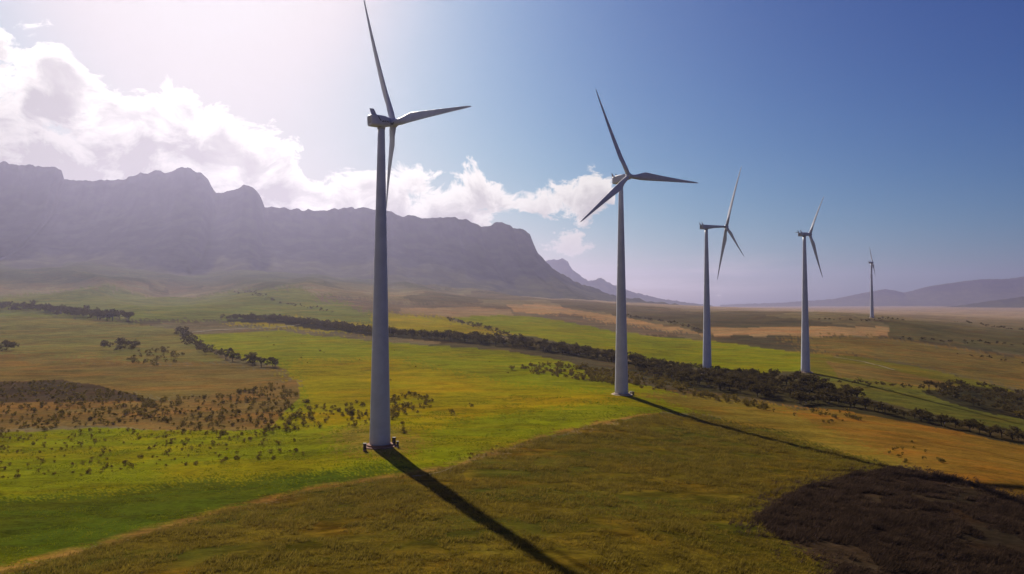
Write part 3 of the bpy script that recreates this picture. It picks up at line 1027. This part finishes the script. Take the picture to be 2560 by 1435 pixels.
# ------------------------------------------------------------------ kit beside the turbines
def ground_at(px, py):
    return ground_px(px, py)


def cabinet(name, px, py, w, dpt, h, rz, mat, label, cat, top='flat', parts=True):
    p = ground_px(px, py)
    r = bpy.data.objects.new(name, None)
    COL.objects.link(r)
    r.location = p
    r.rotation_euler = (0, 0, rad(rz))
    tag(r, label, cat)
    v, q = box((0, 0, 0.0), (w + 0.12, dpt + 0.12, 0.3))
    o = mesh_obj('plinth', v, q, M['brick'], r)
    v, q = box((0, 0, 0.15 + h / 2), (w, dpt, h))
    o = mesh_obj('body', v, q, mat, r)
    bevel(o, 0.04)
    v, q = box((0, 0, 0.15 + h + 0.05), (w + 0.12, dpt + 0.12, 0.09))
    o = mesh_obj('roof', v, q, mat, r)
    bevel(o, 0.03)
    v, q = box((0, -dpt / 2 - 0.02, 0.15 + h * 0.5), (w * 0.82, 0.035, h * 0.86))
    o = mesh_obj('door', v, q, mat, r)
    v, q = box((w * 0.3, -dpt / 2 - 0.06, 0.15 + h * 0.52), (0.05, 0.05, 0.22))
    mesh_obj('handle', v, q, M['grey'], o)
    return r


cabinet('switch_cabinet', 912, 1127, 0.72, 0.6, 1.55, 8, M['cab'], 'dark upright cabinet on the left of the nearest turbine foot', 'cabinet')
cabinet('switch_cabinet', 985, 1112, 0.75, 0.6, 1.6, -15, M['cab'], 'dark cabinet close against the right of the nearest turbine foot', 'cabinet')
cabinet('switch_cabinet', 994, 1118, 0.5, 0.5, 1.2, 20, M['cab'], 'smaller dark cabinet rightmost at the nearest turbine foot', 'cabinet')
cabinet('switch_cabinet', 1577, 987, 0.7, 0.6, 1.1, 0, M['cabw'], 'pale small cabinet at the right foot of the second turbine', 'cabinet')
cabinet('switch_cabinet', 1583, 987, 0.7, 0.7, 1.0, 0, M['cab'], 'dark small cabinet beside the pale one at the second turbine', 'cabinet')


# ------------------------------------------------------------------ trees and shrubs
def foliage(rng, clumps, leaves, size, shape):
    """leaf sized quads gathered in clumps inside a crown; shape(rng)->point and clump radius"""
    V = []
    for c in range(clumps):
        p, cr = shape(rng)
        q = rng.normal(0, 1, (leaves, 3))
        q /= np.linalg.norm(q, axis=1)[:, None]
        q *= (rng.uniform(0.35, 1, (leaves, 1)) ** 0.5) * cr
        q[:, 2] *= 0.75
        ctr = p + q
        a = rng.normal(0, 1, (leaves, 3))
        a[:, 2] *= 0.7
        a /= np.linalg.norm(a, axis=1)[:, None]
        b = np.cross(a, rng.normal(0, 1, (leaves, 3)))
        b /= np.linalg.norm(b, axis=1)[:, None]
        s = size * rng.uniform(0.6, 1.3, (leaves, 1))
        V.append(np.stack([ctr - a * s - b * s * .6, ctr + a * s - b * s * .6, ctr + a * s * .7 + b * s * .6, ctr - a * s * .7 + b * s * .6], 1).reshape(-1, 3))
    V = np.concatenate(V)
    Q = np.arange(len(V)).reshape(-1, 4)
    return V, Q


def trunk_mesh(rng, h, r, spread, limbs):
    parts = []
    lean = rng.normal(0, 0.06, 2) * h
    rings = []
    for k in range(4):
        t = k / 3
        rings.append(((lean[0] * t * t, lean[1] * t * t, -0.4 + (h * 0.62 + 0.4) * t), X3, Y3, r * (1.25 - 0.6 * t), r * (1.25 - 0.6 * t)))
    parts.append(tube(rings, 6))
    top = np.array(rings[2][0])
    for k in range(limbs):
        a = 2 * math.pi * (k + rng.uniform(-.3, .3)) / limbs
        e = np.array([math.cos(a) * spread * 0.6, math.sin(a) * spread * 0.6, h * rng.uniform(0.68, 0.85)])
        s = top * rng.uniform(0.75, 1.0)
        m = s * 0.55 + e * 0.45 + np.array([0, 0, 0.06 * h])
        parts.append(tube([(tuple(s), X3, Y3, r * .5, r * .5), (tuple(m), X3, Y3, r * .36, r * .36), (tuple(e), X3, Y3, r * .15, r * .15)], 5))
    return join(parts)


def tree_variant(seed, detail=1.0):
    """unit tree of height 1, wide umbrella or rounded crown"""
    rng = np.random.default_rng(seed)
    wide = rng.uniform(0.42, 0.68)
    low = rng.uniform(0.30, 0.45)
    lob = [(rng.uniform(0, 2 * math.pi), rng.uniform(0.25, 0.75) * wide, rng.uniform(low + 0.12, 0.82)) for _ in range(7)]

    def shape(r):
        a, d, z = lob[r.integers(len(lob))]
        p = np.array([math.cos(a) * d, math.sin(a) * d, z]) + r.normal(0, 1, 3) * np.array([0.13, 0.13, 0.07])
        lim = math.sqrt(max(0.02, 1 - ((p[2] - 0.62) / 0.42) ** 2)) * wide * 1.05
        rr = math.hypot(p[0], p[1])
        if rr > lim:
            p[:2] *= lim / rr
        p[2] = max(low, min(0.95, p[2]))
        return p, 0.10

    V, Q = foliage(rng, int(46 * detail), int(14 * max(.6, detail)), 0.036 / math.sqrt(detail) if detail < 1 else 0.036, shape)
    T = trunk_mesh(rng, 1.0, 0.035, wide, 5)
    return V, Q, T


def shrub_variant(seed, detail=1.0):
    rng = np.random.default_rng(seed)
    wide = rng.uniform(0.40, 0.58)
    lob = [(rng.uniform(0, 2 * math.pi), rng.uniform(0.15, 0.8) * wide, rng.uniform(0.12, 0.62)) for _ in range(9)]

    def shape(r):
        a, d, z = lob[r.integers(len(lob))]
        p = np.array([math.cos(a) * d, math.sin(a) * d, z]) + r.normal(0, 1, 3) * 0.09
        p[2] = max(0.06, min(0.95, p[2]))
        lim = wide * math.sqrt(max(0.05, 1 - ((p[2] - 0.28) / 0.7) ** 2))
        rr = math.hypot(p[0], p[1])
        if rr > lim:
            p[:2] *= lim / rr
        return p, 0.12

    V, Q = foliage(rng, int(40 * detail), 9, 0.045 if detail >= 1 else 0.075, shape)
    T = trunk_mesh(rng, 0.7, 0.03, wide * 0.6, 4)
    return V, Q, T


TREE = [tree_variant(500 + k) for k in range(8)]
SHRUB = [shrub_variant(700 + k) for k in range(8)]
TREE_LO = [tree_variant(520 + k, 0.42) for k in range(5)]
SHRUB_LO = [shrub_variant(720 + k, 0.40) for k in range(5)]


def variant_meshes(lst, nm, lm):
    out = []
    for k, (V, Q, T) in enumerate(lst):
        a = bpy.data.meshes.new(nm + '_crown')
        a.from_pydata(V.tolist(), [], Q.tolist())
        a.materials.append(lm)
        b = bpy.data.meshes.new(nm + '_trunk')
        b.from_pydata([tuple(map(float, v)) for v in T[0]], [], T[1])
        b.materials.append(M['bark'])
        out.append((a, b))
    return out


TREE_ME = variant_meshes(TREE, 'tree', M['tree'])
SHRUB_ME = variant_meshes(SHRUB, 'shrub', M['shrub'])


def scatter(poly, n, seed):
    """n spots in a world outline, even over the ground"""
    rng = np.random.default_rng(seed)
    lo, hi = poly.min(0), poly.max(0)
    got = []
    tot = 0
    while tot < n:
        p = rng.uniform(lo, hi, (n * 3, 2))
        p = p[inside(poly, p[:, 0], p[:, 1])]
        got.append(p)
        tot += len(p)
        if len(got) > 60:
            break
    return np.concatenate(got)[:n]


def scatter_px(poly, n, seed, power=1.0):
    """spots whose spacing looks even along the receding ground: sample the outline's own extent in distance"""
    W = poly_world(poly)
    return scatter(W, n, seed)


PLANTS = []     # (kind, x, y, size, label, group)


def add(kind, spots, lo, hi, zone, seed):
    rng = np.random.default_rng(seed)
    for p in spots:
        s = lo + (hi - lo) * rng.random() ** 1.6
        PLANTS.append([kind, float(p[0]), float(p[1]), float(s), zone])


def line_spots(line, step, jitter, seed):
    rng = np.random.default_rng(seed)
    L = poly_world(line)
    out = []
    for a, b in zip(L[:-1], L[1:]):
        n = max(1, int(np.linalg.norm(b - a) / step))
        for k in range(n):
            out.append(a + (b - a) * (k + rng.random()) / n + rng.normal(0, jitter, 2))
    return np.array(out)


# trees on the right: the row above the orange field, the wood behind it, the thicket behind the second turbine
add('tree', line_spots([(1985, 1012), (2080, 1008), (2200, 1030), (2330, 1058), (2440, 1082), (2570, 1110)], 1.3, 1.6, 1), 2.6, 5.4, 'row_orange', 1)
add('tree', line_spots([(2100, 962), (2250, 972), (2400, 1000), (2560, 1045)], 4, 2.5, 2), 2.6, 5.0, 'row_far_right', 2)
add('tree', scatter(poly_world([(2290, 975), (2400, 962), (2560, 985), (2640, 1000), (2640, 1060), (2500, 1035), (2380, 1005)]), 150, 3), 2.8, 5.6, 'wood_right', 3)
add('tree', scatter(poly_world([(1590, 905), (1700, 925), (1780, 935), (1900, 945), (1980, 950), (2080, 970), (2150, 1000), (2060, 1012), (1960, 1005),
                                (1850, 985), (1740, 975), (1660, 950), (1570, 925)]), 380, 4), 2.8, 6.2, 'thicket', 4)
add('shrub', scatter(poly_world([(1290, 915), (1400, 910), (1540, 925), (1640, 940), (1740, 975), (1900, 1010), (1990, 1040), (1860, 1015),
                                 (1700, 985), (1540, 965), (1420, 945), (1320, 935)]), 380, 5), 1.4, 3.4, 'scrub_mid', 5)
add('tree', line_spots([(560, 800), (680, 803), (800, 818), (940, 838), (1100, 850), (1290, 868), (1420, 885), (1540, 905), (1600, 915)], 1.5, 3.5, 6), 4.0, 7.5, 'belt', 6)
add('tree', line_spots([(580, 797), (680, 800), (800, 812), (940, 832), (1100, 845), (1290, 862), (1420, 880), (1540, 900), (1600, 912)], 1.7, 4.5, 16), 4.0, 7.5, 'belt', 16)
add('tree', line_spots([(10, 768), (120, 778), (220, 790), (310, 800)], 4, 8, 7), 7, 12, 'belt_left', 7)
add('tree', line_spots([(10, 772), (120, 782), (220, 794), (300, 804)], 4, 8, 17), 7, 12, 'belt_left', 17)
add('tree', scatter(poly_world([(-60, 868), (20, 862), (50, 872), (30, 884), (-60, 884)]), 30, 8), 4, 7, 'clump_edge', 8)
add('tree', scatter(poly_world([(240, 868), (300, 860), (345, 866), (350, 880), (290, 884), (250, 876)]), 36, 9), 3.5, 6.5, 'clump_left', 9)
add('tree', line_spots([(455, 828), (465, 845), (490, 866), (520, 882), (555, 892), (600, 903), (650, 914), (675, 920)], 2.6, 2.5, 10), 3, 6, 'hedge_left', 10)
add('shrub', scatter(poly_world([(330, 880), (420, 870), (470, 880), (440, 905), (380, 920), (320, 910)]), 60, 11), 1.8, 3.5, 'scrub_far_left', 11)
# scrub to the left of the nearest turbine
add('shrub', scatter(poly_world([(380, 1000), (560, 985), (700, 960), (740, 985), (820, 1020), (925, 1000), (925, 1070), (760, 1075), (620, 1095), (520, 1085), (420, 1060), (300, 1040)]), 560, 12), 0.7, 2.1, 'scrub_near', 12)
add('shrub', scatter(poly_world([(-60, 1015), (380, 1000), (420, 1060), (300, 1060), (0, 1085), (-60, 1090)]), 300, 13), 0.7, 2.0, 'scrub_brown', 13)
add('shrub', scatter(poly_world([(-60, 958), (150, 952), (330, 985), (390, 1000), (200, 1012), (-60, 1012)]), 260, 14), 0.9, 2.1, 'scrub_dark', 14)
add('shrub', scatter(poly_world([(960, 985), (1060, 985), (1090, 1010), (1040, 1040), (980, 1050)]), 60, 15), 1.0, 2.4, 'scrub_right', 15)
add('shrub', scatter(poly_world([(-40, 1080), (420, 1070), (640, 1090), (740, 1100), (760, 1140), (560, 1160), (380, 1170), (200, 1190), (-40, 1200)]), 330, 18), 0.4, 1.4, 'meadow_left', 18)
add('shrub', scatter(poly_world([(2000, 1025), (2120, 1030), (2160, 1060), (2060, 1060)]), 26, 19), 1.0, 2.6, 'orange_top', 19)
add('shrub', scatter(poly_world([(2180, 1090), (2290, 1105), (2420, 1175), (2340, 1185), (2240, 1150)]), 14, 20), 0.9, 2.0, 'orange_foot', 20)
add('shrub', scatter(poly_world([(1135, 1142), (1200, 1128), (1262, 1110), (1270, 1120), (1220, 1140), (1150, 1155)]), 22, 23), 0.4, 0.9, 'ditch', 23)
for k, (ln_, st_) in enumerate([([(2390, 806), (2460, 814), (2570, 830)], 5), ([(2240, 850), (2380, 858), (2570, 866)], 5), ([(2050, 800), (2150, 806), (2260, 802)], 7),
                             ([(1560, 792), (1660, 806), (1760, 832)], 5), ([(1120, 800), (1190, 818), (1290, 846)], 4),
                             ([(2400, 890), (2480, 900), (2570, 915)], 5), ([(590, 731), (680, 753), (760, 770), (830, 783)], 9)]):
    add('tree', line_spots(ln_, st_, 4.0, 60 + k), 2.5, 5.5, 'far_hedge', 60 + k)
# single bushes one can point at
for px, py, s, z in [(1178, 1016, 1.7, 'lone'), (1010, 1082, 2.2, 'tower_right'), (1006, 1062, 1.9, 'tower_right2'), (1130, 1035, 2.3, 'thin'), (800, 879, 1.8, 'lone_far'),
                     (1280, 925, 3.2, 'lone_mid'), (2548, 1045, 4.5, 'lone_right'), (635, 980, 3.2, 'pair_dark'), (600, 982, 2.6, 'pair_dark2')]:
    g = ground_px(px, py)
    PLANTS.append(['shrub', float(g[0]), float(g[1]), s, z])
# sparse dots over the far fields
add('shrub', scatter(poly_world([(480, 840), (700, 826), (930, 860), (1280, 885), (1280, 990), (980, 960), (760, 930)]), 26, 21), 0.5, 1.4, 'dots', 21)
add('shrub', line_spots([(500, 818), (600, 817), (700, 812)], 9, 2, 22), 1.2, 2.4, 'track_side', 22)

ZL = {
    'row_orange': ('dark tree in the row along the orange field', 'trees in the row above the orange field'),
    'row_far_right': ('dark tree in the broken line behind the tree row', 'trees in the broken line on the right'),
    'wood_right': ('dark tree in the small wood at the right edge', 'trees of the wood at the right edge'),
    'thicket': ('dark tree in the thicket behind the second turbine', 'trees of the thicket behind the second turbine'),
    'scrub_mid': ('olive bush in the scrub around the foot of the second turbine', 'bushes behind the second turbine'),
    'belt': ('dark tree in the long belt behind the green field', 'trees of the long belt'),
    'belt_left': ('hazy tree in the far left belt below the mountain', 'trees of the far left belt'),
    'clump_edge': ('dark tree in the clump at the left edge of the photo', 'trees of the clump at the left edge'),
    'clump_left': ('dark tree in the small clump on the pale left field', 'trees of the small left clump'),
    'hedge_left': ('dark tree in the bent hedge left of the green field', 'trees of the bent left hedge'),
    'scrub_far_left': ('small bush beside the small tree clump on the left', 'bushes beside the left clump'),
    'scrub_near': ('olive bush in the thick scrub left of the nearest turbine', 'bushes left of the nearest turbine'),
    'scrub_brown': ('brown bush in the scrub band at the left edge', 'bushes of the brown band on the left'),
    'scrub_dark': ('dark bush in the dark strip below the brown field, left', 'bushes of the dark strip on the left'),
    'scrub_right': ('olive bush just right of the nearest turbine tower', 'bushes right of the nearest turbine'),
    'meadow_left': ('small dark bush dotted on the green meadow, lower left', 'bushes dotted on the left meadow'),
    'ditch': ('low rusty bush in the ditch on the dry field margin', 'bushes in the ditch right of the nearest turbine'),
    'orange_top': ('dark bush at the upper tip of the orange field', 'bushes at the top of the orange field'),
    'orange_foot': ('small bush on the orange field by the heath', 'bushes on the foot of the orange field'),
    'lone': ('single round bush standing alone on the green field', None),
    'tower_right': ('round bush nearest to the right foot of the nearest turbine', None),
    'tower_right2': ('taller bush just above the round bush by the nearest turbine', None),
    'thin': ('thin dark bush at the right end of the scrub by the nearest turbine', None),
    'lone_far': ('tiny lone dark bush in the far green field', None),
    'lone_mid': ('round bush at the left tip of the scrub behind the second turbine', None),
    'lone_right': ('lone dark bush at the right edge of the photo', None),
    'pair_dark': ('right bush of the dark pair above the thick scrub', None),
    'pair_dark2': ('left bush of the dark pair above the thick scrub', None),
    'far_hedge': ('small hazy tree in the far hedges of the plain', 'trees of the far hedges'),
    'dots': ('tiny dark bush dotted over the far green field', 'bushes dotted over the far green field'),
    'track_side': ('small bush beside the pale dirt track', 'bushes beside the dirt track'),
}
PX = np.array([[p[1], p[2]] for p in PLANTS])
PZ = height(PX[:, 0], PX[:, 1])
vis = []
for i, p in enumerate(PLANTS):
    x, y = to_px((p[1], p[2], PZ[i] + p[3] * 0.5))
    inview = -20 < x < 2580 and 0 < y < 1440
    vis.append(p[3] / math.hypot(p[1], p[2]) * (1 if inview else 0))
vis = np.array(vis)
single = set()
for kind in ('tree', 'shrub'):
    idx = [i for i, p in enumerate(PLANTS) if p[0] == kind]
    idx.sort(key=lambda i: -(vis[i] + (1 if ZL[PLANTS[i][4]][1] is None else 0)))
    single |= set(idx[:300])
# labels: say which one, where its look or place tells it from its neighbours
ORD = ['first', 'second', 'third', 'fourth', 'fifth', 'sixth', 'seventh', 'eighth', 'ninth', 'tenth', 'eleventh', 'twelfth', 'thirteenth', 'fourteenth',
       'fifteenth', 'sixteenth', 'seventeenth', 'eighteenth', 'nineteenth', 'twentieth', 'twenty-first', 'twenty-second', 'twenty-third', 'twenty-fourth',
       'twenty-fifth', 'twenty-sixth', 'twenty-seventh', 'twenty-eighth', 'twenty-ninth', 'thirtieth']
LABEL = {}
for zone, (lab, grp) in ZL.items():
    idx = [i for i in single if PLANTS[i][4] == zone]
    if not idx:
        continue
    pxs = {i: to_px((PLANTS[i][1], PLANTS[i][2], PZ[i]))[0] for i in idx}
    idx.sort(key=lambda i: pxs[i])
    for i in idx:
        LABEL[i] = lab
    if len(idx) == 1:
        continue
    if len(idx) <= 30:
        for k, i in enumerate(idx):
            LABEL[i] = ORD[k] + ' from the left: ' + lab
    else:
        q1, q2 = np.quantile([PLANTS[i][3] for i in idx], [0.33, 0.67])
        n = len(idx)
        PARTS = ['far left part', 'left part', 'left of middle', 'right of middle', 'right part', 'far right part']
        for k, i in enumerate(idx):
            size = 'tall ' if PLANTS[i][3] > q2 else 'middling ' if PLANTS[i][3] > q1 else 'low '
            LABEL[i] = ' '.join((size + lab + ', ' + PARTS[min(5, k * 6 // n)]).split()[:16])
        LABEL[idx[0]] = 'leftmost ' + lab
        LABEL[idx[-1]] = 'rightmost ' + lab
        big_ = max(idx[1:-1], key=lambda i: PLANTS[i][3])
        LABEL[big_] = 'tallest ' + lab
        near_ = min([i for i in idx[1:-1] if i != big_], key=lambda i: math.hypot(PLANTS[i][1], PLANTS[i][2]))
        LABEL[near_] = 'nearest ' + lab
rest = {'tree': [], 'shrub': []}
prng = np.random.default_rng(99)
for i, (kind, x, y, s, zone) in enumerate(PLANTS):
    z = float(PZ[i])
    rz = prng.uniform(0, 2 * math.pi)
    sx = prng.uniform(0.85, 1.25)
    if i in single:
        crown, trunk = (TREE_ME if kind == 'tree' else SHRUB_ME)[prng.integers(8)]
        r = bpy.data.objects.new(kind, None)
        COL.objects.link(r)
        r.location = (x, y, z - 0.05)
        r.rotation_euler = (0, 0, rz)
        r.scale = (s * sx, s * sx, s)
        lab, grp = ZL[zone]
        tag(r, LABEL[i], 'tree' if kind == 'tree' else 'bush', grp)
        for nm, me in (('crown', crown), ('trunk', trunk)):
            o = bpy.data.objects.new(nm, me)
            COL.objects.link(o)
            o.parent = r
    else:
        rest[kind].append((x, y, z, rz, s, sx))


def bake(name, items, variants, mat, label, cat):
    Vs, Qs = [], []
    n = 0
    for x, y, z, rz, s, sx in items:
        V, Q, T = variants[prng.integers(len(variants))]
        c, s_ = math.cos(rz), math.sin(rz)
        W = np.stack([(V[:, 0] * c - V[:, 1] * s_) * s * sx + x, (V[:, 0] * s_ + V[:, 1] * c) * s * sx + y, V[:, 2] * s + z - 0.05], 1)
        Vs.append(W)
        Qs.append(Q + n)
        n += len(W)
    o = big_mesh(name, np.concatenate(Vs), np.concatenate(Qs), mat)
    tag(o, label, cat, kind='stuff')
    return o


bake('woodland', rest['tree'], TREE_LO, M['tree'], 'rest of the dark far belts of trees', 'woodland')
bake('scrub', rest['shrub'], SHRUB_LO, M['shrub'], 'rest of the low olive and brown scrub on the left', 'scrub')


# ------------------------------------------------------------------ ground cover: heath and grass tufts
def tufts(name, spots, blades, h, mat, label, cat, seed, lean=(0.5, -0.3), wid=0.09):
    rng = np.random.default_rng(seed)
    n = len(spots)
    z = height(spots[:, 0], spots[:, 1])
    base = np.stack([spots[:, 0], spots[:, 1], z - 0.03], 1)[:, None, :]
    patch = 0.45 + 1.3 * np.clip((fbm(spots[:, 0] / 3.2, spots[:, 1] / 3.2, seed, 3) - 0.3) * 2.4, 0, 1)
    hh = h * rng.uniform(0.4, 1.3, (n, blades, 1)) * patch[:, None, None]
    off = rng.normal(0, 1, (n, blades, 3)) * np.array([0.35, 0.35, 0]) * h
    d = rng.normal(0, 0.45, (n, blades, 3)) + np.array([lean[0], lean[1], 1.0])
    d[..., 2] = np.abs(d[..., 2]) * 0.9 + 0.25
    d /= np.linalg.norm(d, axis=2)[..., None]
    side = np.cross(d, rng.normal(0, 1, (n, blades, 3)))
    side /= np.linalg.norm(side, axis=2)[..., None]
    p0 = base + off
    w = wid * rng.uniform(0.7, 1.4, (n, blades, 1))
    V = np.stack([p0 - side * w, p0 + side * w, p0 + d * hh], 2).reshape(-1, 3)
    Q = np.arange(len(V)).reshape(-1, 3)
    o = big_mesh(name, V, Q, mat)
    tag(o, label, cat, kind='stuff')
    return o


hp = scatter(np.clip(HEATH_W, [-200, 40], [230, 400]), 17000, 31)
hp = hp[fbm(hp[:, 0] / 6, hp[:, 1] / 6, 91, 4) > 0.36]
tufts('heath', hp, 14, 0.72, M['heath'], 'dark brown heath covering the lower right slope', 'heath', 32, lean=(0.9, -0.2), wid=0.06)
near_poly = poly_world([(-250, 1435), (0, 1430), (300, 1350), (600, 1265), (800, 1219), (1000, 1191), (1130, 1169), (1290, 1109), (1450, 1069), (1650, 1034),
                        (1750, 1037), (1900, 1075), (2240, 1168), (1990, 1222), (1880, 1300), (1950, 1350), (2100, 1460), (1800, 1500), (900, 1500), (-250, 1500)])
gp = scatter(near_poly, 60000, 41)
m_ = fbm(gp[:, 0] / 7, gp[:, 1] / 5, 44, 4)
tufts('grass', gp[m_ > 0.40], 6, 0.52, M['grass'], 'rough olive grass growing on the near hillside', 'grass', 42, wid=0.035)


green_poly = poly_world([(-100, 1090), (250, 1075), (640, 1075), (930, 1060), (1290, 985), (1540, 995), (1650, 1030), (1450, 1064), (1290, 1104), (1130, 1164), (1000, 1186),
                         (800, 1214), (600, 1258), (300, 1343), (0, 1423), (-100, 1440)])
qp = scatter(green_poly, 42000, 45)
m_ = fbm(qp[:, 0] / 9, qp[:, 1] / 6, 46, 4)
tufts('meadow_grass', qp[m_ > 0.46], 5, 0.26, M['lush'], 'tufts of green grass in the meadow round the nearest turbine', 'grass', 47, wid=0.03)
fp = HEATH_W[:, None, :] + np.random.default_rng(3).normal(0, 1.6, (len(HEATH_W), 1, 2))
edge = []
for a_, b_ in zip(HEATH_W, np.roll(HEATH_W, -1, 0)):
    k_ = max(1, int(min(np.linalg.norm(b_ - a_), 120) * 5))
    edge.append(a_ + (b_ - a_) * RNG.random((k_, 1)) + RNG.normal(0, 3.0, (k_, 2)))
edge = np.concatenate(edge)
edge = edge[(edge[:, 1] > 50) & (edge[:, 1] < 260)]
tufts('heath_fringe', edge, 10, 0.7, M['heath'], 'scattered dark heath along the edge of the dark slope', 'heath', 36, lean=(0.9, -0.2), wid=0.05)


# ------------------------------------------------------------------ the air
def haze_box():
    x, y0, y1, z0, z1 = 15600, -15600, 15600, -46, 690
    V, Q = box((0, (y0 + y1) / 2, (z0 + z1) / 2), (2 * x, y1 - y0, z1 - z0))
    m = bpy.data.materials.new('haze_air')
    m.use_nodes = True
    t = m.node_tree
    t.nodes.clear()
    out = t.nodes.new('ShaderNodeOutputMaterial')
    v = t.nodes.new('ShaderNodeVolumePrincipled')
    v.inputs['Color'].default_value = (0.53, 0.52, 0.80, 1)
    v.inputs['Density'].default_value = 0.76e-4
    v.inputs['Anisotropy'].default_value = 0.68
    t.links.new(v.outputs[0], out.inputs['Volume'])
    o = mesh_obj('haze', V, Q, m)
    tag(o, 'pale violet haze in the air', 'haze', kind='stuff')


haze_box()
